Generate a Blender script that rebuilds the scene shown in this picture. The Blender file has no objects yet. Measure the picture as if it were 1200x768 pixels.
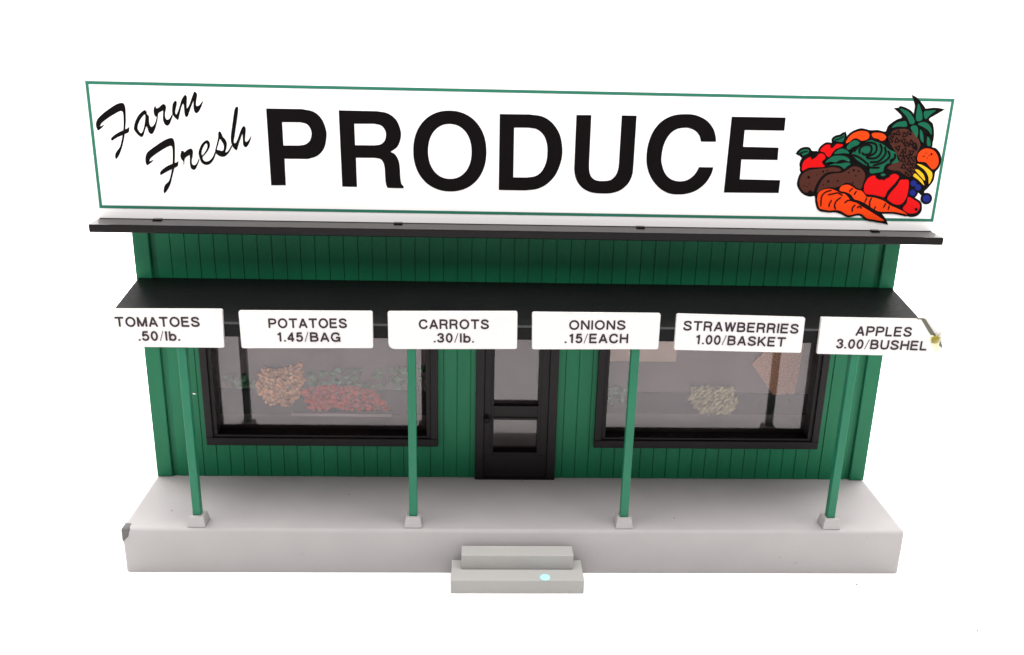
import bpy, bmesh, math, random, json
from mathutils import Vector, Matrix
from mathutils.geometry import tessellate_polygon
random.seed(11)
scene = bpy.context.scene
C = scene.collection
scene.unit_settings.scale_length = 0.1            # one unit is ten centimetres: the toy is about 22 cm wide

# ------------------------------------------------------------------ camera
cam = bpy.data.cameras.new('camera')
cam.sensor_fit = 'HORIZONTAL'; cam.sensor_width = 36; cam.lens = 33.75
cam.clip_start = 0.05; cam.clip_end = 200
co = bpy.data.objects.new('camera', cam); C.objects.link(co)
YAW, PIT, ROL = -0.0403, 0.3304, 0.0248
r = Vector((math.cos(YAW), math.sin(YAW), 0)); f0 = Vector((-math.sin(YAW), math.cos(YAW), 0)); zz = Vector((0, 0, 1))
D = f0*math.cos(PIT) - zz*math.sin(PIT); U0 = f0*math.sin(PIT) + zz*math.cos(PIT)
Rv = r*math.cos(ROL) + U0*math.sin(ROL); U = -r*math.sin(ROL) + U0*math.cos(ROL)
M = Matrix((Rv, U, -D)).transposed().to_4x4(); M.translation = (-0.1296, -2.3543, 1.4082)
co.matrix_world = M
scene.camera = co

# ------------------------------------------------------------------ world, lamps, exposure
w = bpy.data.worlds.new('World'); scene.world = w; w.use_nodes = True
w.node_tree.nodes['Background'].inputs[0].default_value = (1.0, 0.985, 0.985, 1)
w.node_tree.nodes['Background'].inputs[1].default_value = 0.26
def softbox(name, loc, target, sx, sy, power, col=(1, 0.985, 0.97)):
    l = bpy.data.lights.new(name, 'AREA'); l.shape = 'RECTANGLE'; l.size = sx; l.size_y = sy; l.energy = power; l.color = col
    o = bpy.data.objects.new(name, l); C.objects.link(o); o.location = loc
    o.rotation_euler = (Vector(target) - Vector(loc)).to_track_quat('-Z', 'Y').to_euler()
    return o
softbox('overhead_softbox', (0, -0.15, 4.2), (0, 0.15, 0), 6.0, 4.2, 610)
softbox('backdrop_fill', (0, 2.2, 4.4), (0, 4.6, 0.4), 14.0, 2.0, 1350)  # added fill light, only there to keep the far backdrop white
softbox('side_softbox', (-2.5, -0.45, 0.55), (-0.5, 0.31, 0.5), 0.9, 1.0, 12)
softbox('side_softbox', (2.5, -0.45, 0.55), (0.5, 0.31, 0.5), 0.9, 1.0, 12)
scene.view_settings.view_transform = 'Standard'; scene.view_settings.look = 'None'
scene.view_settings.exposure = 0.0; scene.view_settings.gamma = 1.0
scene.view_settings.use_curve_mapping = False

# ------------------------------------------------------------------ materials
def plastic(name, col, rough=0.45, spec=0.5, var=0.06, bump=0.02, scale=60, dirt=0.0, streak=False, ns=7):
    m = bpy.data.materials.new(name); m.use_nodes = True
    n = m.node_tree.nodes; L = m.node_tree.links; b = n['Principled BSDF']
    b.inputs['Specular IOR Level'].default_value = spec
    tc = n.new('ShaderNodeTexCoord')
    mp = n.new('ShaderNodeMapping'); L.new(tc.outputs['Object'], mp.inputs[0])
    if streak: mp.inputs['Scale'].default_value = (1.0, 1.0, 0.16)
    nz = n.new('ShaderNodeTexNoise'); nz.inputs['Scale'].default_value = ns; nz.inputs['Detail'].default_value = 6
    L.new(mp.outputs[0], nz.inputs['Vector'])
    ra = n.new('ShaderNodeValToRGB')
    ra.color_ramp.elements[0].position = 0.3; ra.color_ramp.elements[1].position = 0.7
    ra.color_ramp.elements[0].color = [c*(1-var) for c in col] + [1]
    ra.color_ramp.elements[1].color = [min(1, c*(1+var)) for c in col] + [1]
    L.new(nz.outputs[0], ra.inputs[0]); src = ra.outputs[0]
    if dirt:
        nd = n.new('ShaderNodeTexNoise'); nd.inputs['Scale'].default_value = 34; nd.inputs['Detail'].default_value = 2
        L.new(tc.outputs['Object'], nd.inputs['Vector'])
        rd = n.new('ShaderNodeValToRGB'); rd.color_ramp.elements[0].position = 0.70; rd.color_ramp.elements[1].position = 0.78
        rd.color_ramp.elements[0].color = (0, 0, 0, 1); rd.color_ramp.elements[1].color = (dirt,)*3 + (1,)
        L.new(nd.outputs[0], rd.inputs[0])
        mx = n.new('ShaderNodeMixRGB'); mx.inputs[2].default_value = [c*0.45 for c in col] + [1]
        L.new(rd.outputs[0], mx.inputs[0]); L.new(src, mx.inputs[1]); src = mx.outputs[0]
    L.new(src, b.inputs['Base Color'])
    n2 = n.new('ShaderNodeTexNoise'); n2.inputs['Scale'].default_value = scale; n2.inputs['Detail'].default_value = 4
    L.new(mp.outputs[0], n2.inputs['Vector'])
    mr = n.new('ShaderNodeMapRange'); mr.inputs['To Min'].default_value = rough-0.08; mr.inputs['To Max'].default_value = rough+0.1
    L.new(n2.outputs[0], mr.inputs[0]); L.new(mr.outputs[0], b.inputs['Roughness'])
    if bump:
        bp = n.new('ShaderNodeBump'); bp.inputs['Strength'].default_value = bump*10; bp.inputs['Distance'].default_value = 0.002
        L.new(n2.outputs[0], bp.inputs['Height']); L.new(bp.outputs[0], b.inputs['Normal'])
    return m
GREY = plastic('grey_plastic', (0.302, 0.285, 0.286), 0.55, 0.25, 0.035, 0.01, 90, 0.10)
STEPG = plastic('step_grey_plastic', (0.312, 0.306, 0.295), 0.55, 0.25, 0.03, 0.01, 90, 0.08)
GREEN = plastic('green_plastic', (0.008, 0.132, 0.060), 0.42, 0.18, 0.12, 0.02, 70, 0.15, True)
POSTG = plastic('post_green', (0.010, 0.118, 0.062), 0.40, 0.2, 0.07, 0.01, 60)
BLACK = plastic('black_plastic', (0.0034, 0.0033, 0.0036), 0.38, 0.12, 0.12, 0.02, 55, 0.2)
ROOFB = plastic('roof_black', (0.0075, 0.006, 0.0065), 0.17, 0.5, 0.10, 0.0, 50, 0.2)
ROOFB.node_tree.nodes['Principled BSDF'].inputs['IOR'].default_value = 1.28
TRIM = plastic('black_trim', (0.0085, 0.0065, 0.0070), 0.45, 0.16, 0.10, 0.01, 60)
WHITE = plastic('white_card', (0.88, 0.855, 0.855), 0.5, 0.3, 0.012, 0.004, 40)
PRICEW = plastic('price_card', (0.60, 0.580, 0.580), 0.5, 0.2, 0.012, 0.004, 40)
CUTEDGE = plastic('card_cut_edge', (0.33, 0.32, 0.31), 0.6, 0.2, 0.1, 0.0, 40)
PAPER = plastic('white_paper', (0.90, 0.90, 0.895), 0.85, 0.15, 0.01, 0.0, 40)
INK = plastic('black_ink', (0.0040, 0.0028, 0.0032), 0.5, 0.05, 0.05, 0.005, 60)
PINK = plastic('price_ink', (0.032, 0.020, 0.026), 0.5, 0.15, 0.05, 0.0, 60)
EM = {'k': INK,
      'g': plastic('emblem_green', (0.006, 0.098, 0.052), 0.55, 0.08, 0.05, 0.0), 'r': plastic('emblem_red', (0.58, 0.003, 0.004), 0.55, 0.08, 0.04, 0.0),
      'o': plastic('emblem_orange', (0.70, 0.045, 0.003), 0.55, 0.08, 0.04, 0.0), 'n': plastic('emblem_brown', (0.064, 0.018, 0.012), 0.55, 0.08, 0.08, 0.0),
      'y': plastic('emblem_yellow', (0.66, 0.38, 0.012), 0.55, 0.08, 0.04, 0.0), 'b': plastic('emblem_blue', (0.007, 0.015, 0.16), 0.55, 0.08, 0.05, 0.0)}
LINEG = plastic('border_green', (0.026, 0.150, 0.098), 0.5, 0.12, 0.04, 0.0)
POTATO = plastic('potato_print', (0.44, 0.22, 0.095), 0.7, 0.1, 0.75, 0.0, 60, ns=70)
TOMATO = plastic('tomato_print', (0.32, 0.020, 0.008), 0.6, 0.1, 0.65, 0.0, 60, ns=60)
LEAFY = plastic('leafy_print', (0.045, 0.100, 0.052), 0.7, 0.1, 0.8, 0.0, 60, ns=60)
BANANA = plastic('banana_print', (0.34, 0.31, 0.17), 0.6, 0.1, 0.55, 0.0, 60, ns=70)
CARD = plastic('printed_card', (0.082, 0.066, 0.066), 0.7, 0.2, 0.25, 0.0, 30)
SHELF = plastic('shelf_print', (0.014, 0.009, 0.013), 0.7, 0.2, 0.3, 0.0, 30)
TRAY = plastic('tray_print', (0.22, 0.18, 0.18), 0.7, 0.2, 0.15, 0.0, 30)
BOARDP = plastic('pale_board_print', (0.31, 0.235, 0.185), 0.7, 0.1, 0.12, 0.0, 40)
CHIP = plastic('chip_grey', (0.085, 0.08, 0.08), 0.6, 0.3, 0.35, 0.05, 30)
GLUE = plastic('yellow_glue', (0.27, 0.22, 0.015), 0.35, 0.5, 0.35, 0.05, 80)
STAIN = plastic('glue_stain', (0.62, 0.585, 0.40), 0.5, 0.3, 0.1, 0.0, 80, ns=40)
CRACK = plastic('crack_edge', (0.13, 0.13, 0.09), 0.6, 0.3, 0.3, 0.0, 80)
SPECK = plastic('speck_brown', (0.15, 0.135, 0.115), 0.8, 0.2, 0.3, 0.0, 80)
CYAN = plastic('pale_cyan', (0.36, 0.80, 0.84), 0.25, 0.6, 0.03, 0.0, 80)
def speckled(name, a, bcol, scale):
    m = plastic(name, a, 0.7, 0.2, 0.1, 0.0)
    n = m.node_tree.nodes; L = m.node_tree.links; b = n['Principled BSDF']
    nz = n.new('ShaderNodeTexNoise'); nz.inputs['Scale'].default_value = scale; nz.inputs['Detail'].default_value = 1
    tc = n.new('ShaderNodeTexCoord'); L.new(tc.outputs['Object'], nz.inputs['Vector'])
    ra = n.new('ShaderNodeValToRGB'); ra.color_ramp.elements[0].position = 0.42; ra.color_ramp.elements[1].position = 0.58
    ra.color_ramp.elements[0].color = list(a)+[1]; ra.color_ramp.elements[1].color = list(bcol)+[1]
    L.new(nz.outputs[0], ra.inputs[0]); L.new(ra.outputs[0], b.inputs['Base Color'])
    return m
BURLAP = speckled('burlap_print', (0.17, 0.065, 0.042), (0.36, 0.22, 0.145), 330)
def glass_mat():
    m = bpy.data.materials.new('clear_plastic'); m.use_nodes = True
    n = m.node_tree.nodes; L = m.node_tree.links
    for q in list(n):
        if q.type != 'OUTPUT_MATERIAL': n.remove(q)
    out = [q for q in n if q.type == 'OUTPUT_MATERIAL'][0]
    tr = n.new('ShaderNodeBsdfTransparent'); tr.inputs[0].default_value = (0.93, 0.91, 0.92, 1)
    gl = n.new('ShaderNodeBsdfGlossy'); gl.inputs['Roughness'].default_value = 0.012; gl.inputs[0].default_value = (1, 0.94, 0.96, 1)
    lw = n.new('ShaderNodeLayerWeight'); lw.inputs[0].default_value = 0.5
    pw = n.new('ShaderNodeMath'); pw.operation = 'POWER'; pw.inputs[1].default_value = 4
    ad = n.new('ShaderNodeMath'); ad.operation = 'MULTIPLY_ADD'; ad.inputs[1].default_value = 0.6; ad.inputs[2].default_value = 0.036
    L.new(lw.outputs['Facing'], pw.inputs[0]); L.new(pw.outputs[0], ad.inputs[0])
    mx = n.new('ShaderNodeMixShader'); L.new(ad.outputs[0], mx.inputs[0]); L.new(tr.outputs[0], mx.inputs[1]); L.new(gl.outputs[0], mx.inputs[2])
    L.new(mx.outputs[0], out.inputs[0])
    return m
GLASS = glass_mat()

# ------------------------------------------------------------------ mesh helpers
def obj(name, bm, mats, parent=None, smooth=False, label=None):
    me = bpy.data.meshes.new(name); bmesh.ops.recalc_face_normals(bm, faces=bm.faces) if not getattr(bm, 'keep', False) else None
    bm.to_mesh(me); bm.free()
    for m in (mats if isinstance(mats, (list, tuple)) else [mats]): me.materials.append(m)
    if smooth:
        for p in me.polygons: p.use_smooth = True
    o = bpy.data.objects.new(name, me); C.objects.link(o)
    if parent: o.parent = parent
    if label: o['label'] = label
    return o
def box(bm, x0, x1, y0, y1, z0, z1, bev=0.0, seg=2, mat=0):
    t = bmesh.new()
    v = [t.verts.new((x, y, z)) for x in (x0, x1) for y in (y0, y1) for z in (z0, z1)]
    for q in ((0, 1, 3, 2), (4, 6, 7, 5), (0, 4, 5, 1), (2, 3, 7, 6), (0, 2, 6, 4), (1, 5, 7, 3)): t.faces.new([v[i] for i in q])
    bmesh.ops.recalc_face_normals(t, faces=t.faces)
    if bev: bmesh.ops.bevel(t, geom=list(t.edges), offset=bev, segments=seg, profile=0.5, affect='EDGES')
    join(bm, t, mat)
def join(bm, t, mat=0):
    mp = {v: bm.verts.new(v.co) for v in t.verts}
    for f in t.faces:
        try: g = bm.faces.new([mp[v] for v in f.verts]); g.material_index = mat; g.smooth = f.smooth
        except ValueError: pass
    t.free()
def prism(bm, pts, y0, y1, bev=0.0, seg=2):           # outline in x,z extruded in y
    t = bmesh.new()
    a = [t.verts.new((x, y0, z)) for x, z in pts]; b = [t.verts.new((x, y1, z)) for x, z in pts]
    t.faces.new(a); t.faces.new(b[::-1])
    for i in range(len(pts)): j = (i+1) % len(pts); t.faces.new((a[i], b[i], b[j], a[j]))
    bmesh.ops.recalc_face_normals(t, faces=t.faces)
    if bev:
        fe = [e for e in t.edges if abs(e.verts[0].co.y-y0) < 1e-6 and abs(e.verts[1].co.y-y0) < 1e-6]
        bmesh.ops.bevel(t, geom=fe, offset=bev, segments=seg, profile=0.5, affect='EDGES')
    join(bm, t)
def xprism(bm, pts, x0, x1, bev=0.0):                 # outline in y,z extruded in x
    t = bmesh.new()
    a = [t.verts.new((x0, y, z)) for y, z in pts]; b = [t.verts.new((x1, y, z)) for y, z in pts]
    t.faces.new(a); t.faces.new(b[::-1])
    for i in range(len(pts)): j = (i+1) % len(pts); t.faces.new((a[i], b[i], b[j], a[j]))
    bmesh.ops.recalc_face_normals(t, faces=t.faces)
    if bev: bmesh.ops.bevel(t, geom=list(t.edges), offset=bev, segments=2, profile=0.5, affect='EDGES')
    join(bm, t)
def frustum(bm, cx, cy, z0, z1, a0, a1, bev=0.002):
    t = bmesh.new()
    lo = [t.verts.new((cx+sx*a0, cy+sy*a0, z0)) for sx, sy in ((-1, -1), (1, -1), (1, 1), (-1, 1))]
    hi = [t.verts.new((cx+sx*a1, cy+sy*a1, z1)) for sx, sy in ((-1, -1), (1, -1), (1, 1), (-1, 1))]
    t.faces.new(lo[::-1]); t.faces.new(hi)
    for i in range(4): j = (i+1) % 4; t.faces.new((lo[i], lo[j], hi[j], hi[i]))
    if bev: bmesh.ops.bevel(t, geom=list(t.edges), offset=bev, segments=2, profile=0.5, affect='EDGES')
    join(bm, t)
def blob(bm, c, s, rot=0.0, sub=1, jit=0.0):
    t = bmesh.new(); bmesh.ops.create_icosphere(t, subdivisions=sub, radius=1)
    ca, sa = math.cos(rot), math.sin(rot)
    for v in t.verts:
        k = 1 + random.uniform(-jit, jit); x, y, z = v.co.x*s[0]*k, v.co.y*s[1]*k, v.co.z*s[2]*k
        v.co = (c[0]+x*ca-z*sa, c[1]+y, c[2]+x*sa+z*ca)
    for f in t.faces: f.smooth = True
    join(bm, t)
def rounded(pts, rad, n=5):                            # round every corner of a quad by its own radius
    out = []; N = len(pts)
    for i in range(N):
        p, a, b = Vector(pts[i]), Vector(pts[i-1]), Vector(pts[(i+1) % N]); q = rad[i]
        if q <= 0: out.append(tuple(p)); continue
        s, e = p+(a-p).normalized()*q, p+(b-p).normalized()*q
        for k in range(n+1):
            t = k/n; out.append(tuple(s*(1-t)**2 + p*2*t*(1-t) + e*t*t))
    return out
def smooth_loop(pts, n=6, closed=True):                # Catmull-Rom through the points; a third value marks a hard corner
    P = [Vector(p[:2]) for p in pts]; K = [len(p) > 2 for p in pts]; N = len(P); out = []
    for i in range(N if closed else N-1):
        j = (i+1) % N; a, b = P[i], P[j]
        if K[i] and K[j]: out.append(a); continue
        p0 = P[i-1] if (not K[i] and (closed or i > 0)) else a-(b-a)*0.5
        p3 = P[(j+1) % N] if (not K[j] and (closed or j < N-1)) else b+(b-a)*0.5
        m1, m2 = (b-p0)*0.5, (p3-a)*0.5
        if K[i]: m1 = (b-a)
        if K[j]: m2 = (b-a)
        for k in range(n):
            t = k/n; t2, t3 = t*t, t*t*t
            out.append(a*(2*t3-3*t2+1)+m1*(t3-2*t2+t)+b*(-2*t3+3*t2)+m2*(t3-t2))
    if not closed: out.append(P[-1])
    return out
def flat(bm, loops, y, mat=0, n=6, raw=False):         # a printed shape lying on a sign face that looks towards -y
    L = [[Vector((p[0], p[1], 0)) for p in (l if raw else smooth_loop(l, n))] for l in loops]
    V = [bm.verts.new((p.x, y, p.y)) for l in L for p in l]
    for t in tessellate_polygon(L):
        try: f = bm.faces.new([V[i] for i in t]); f.material_index = mat
        except ValueError: pass
    bm.normal_update()
    for f in bm.faces:
        if f.normal.y > 0: f.normal_flip()
def stroke(bm, pts, wd, y, mat=0, taper=0.55):
    c = smooth_loop(pts, 5, closed=False); l, rr = [], []
    for i, p in enumerate(c):
        d = (c[min(i+1, len(c)-1)]-c[max(i-1, 0)]); d = d.normalized() if d.length > 1e-9 else Vector((1, 0))
        h = wd/2*(taper if i in (0, len(c)-1) else 1); nrm = Vector((-d.y, d.x))*h; l.append(p+nrm); rr.append(p-nrm)
    for i in range(len(c)-1):
        q = [bm.verts.new((p.x, y, p.y)) for p in (l[i], l[i+1], rr[i+1], rr[i])]
        f = bm.faces.new(q); f.material_index = mat; f.normal_update()
        if f.normal.y > 0: f.normal_flip()
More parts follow.
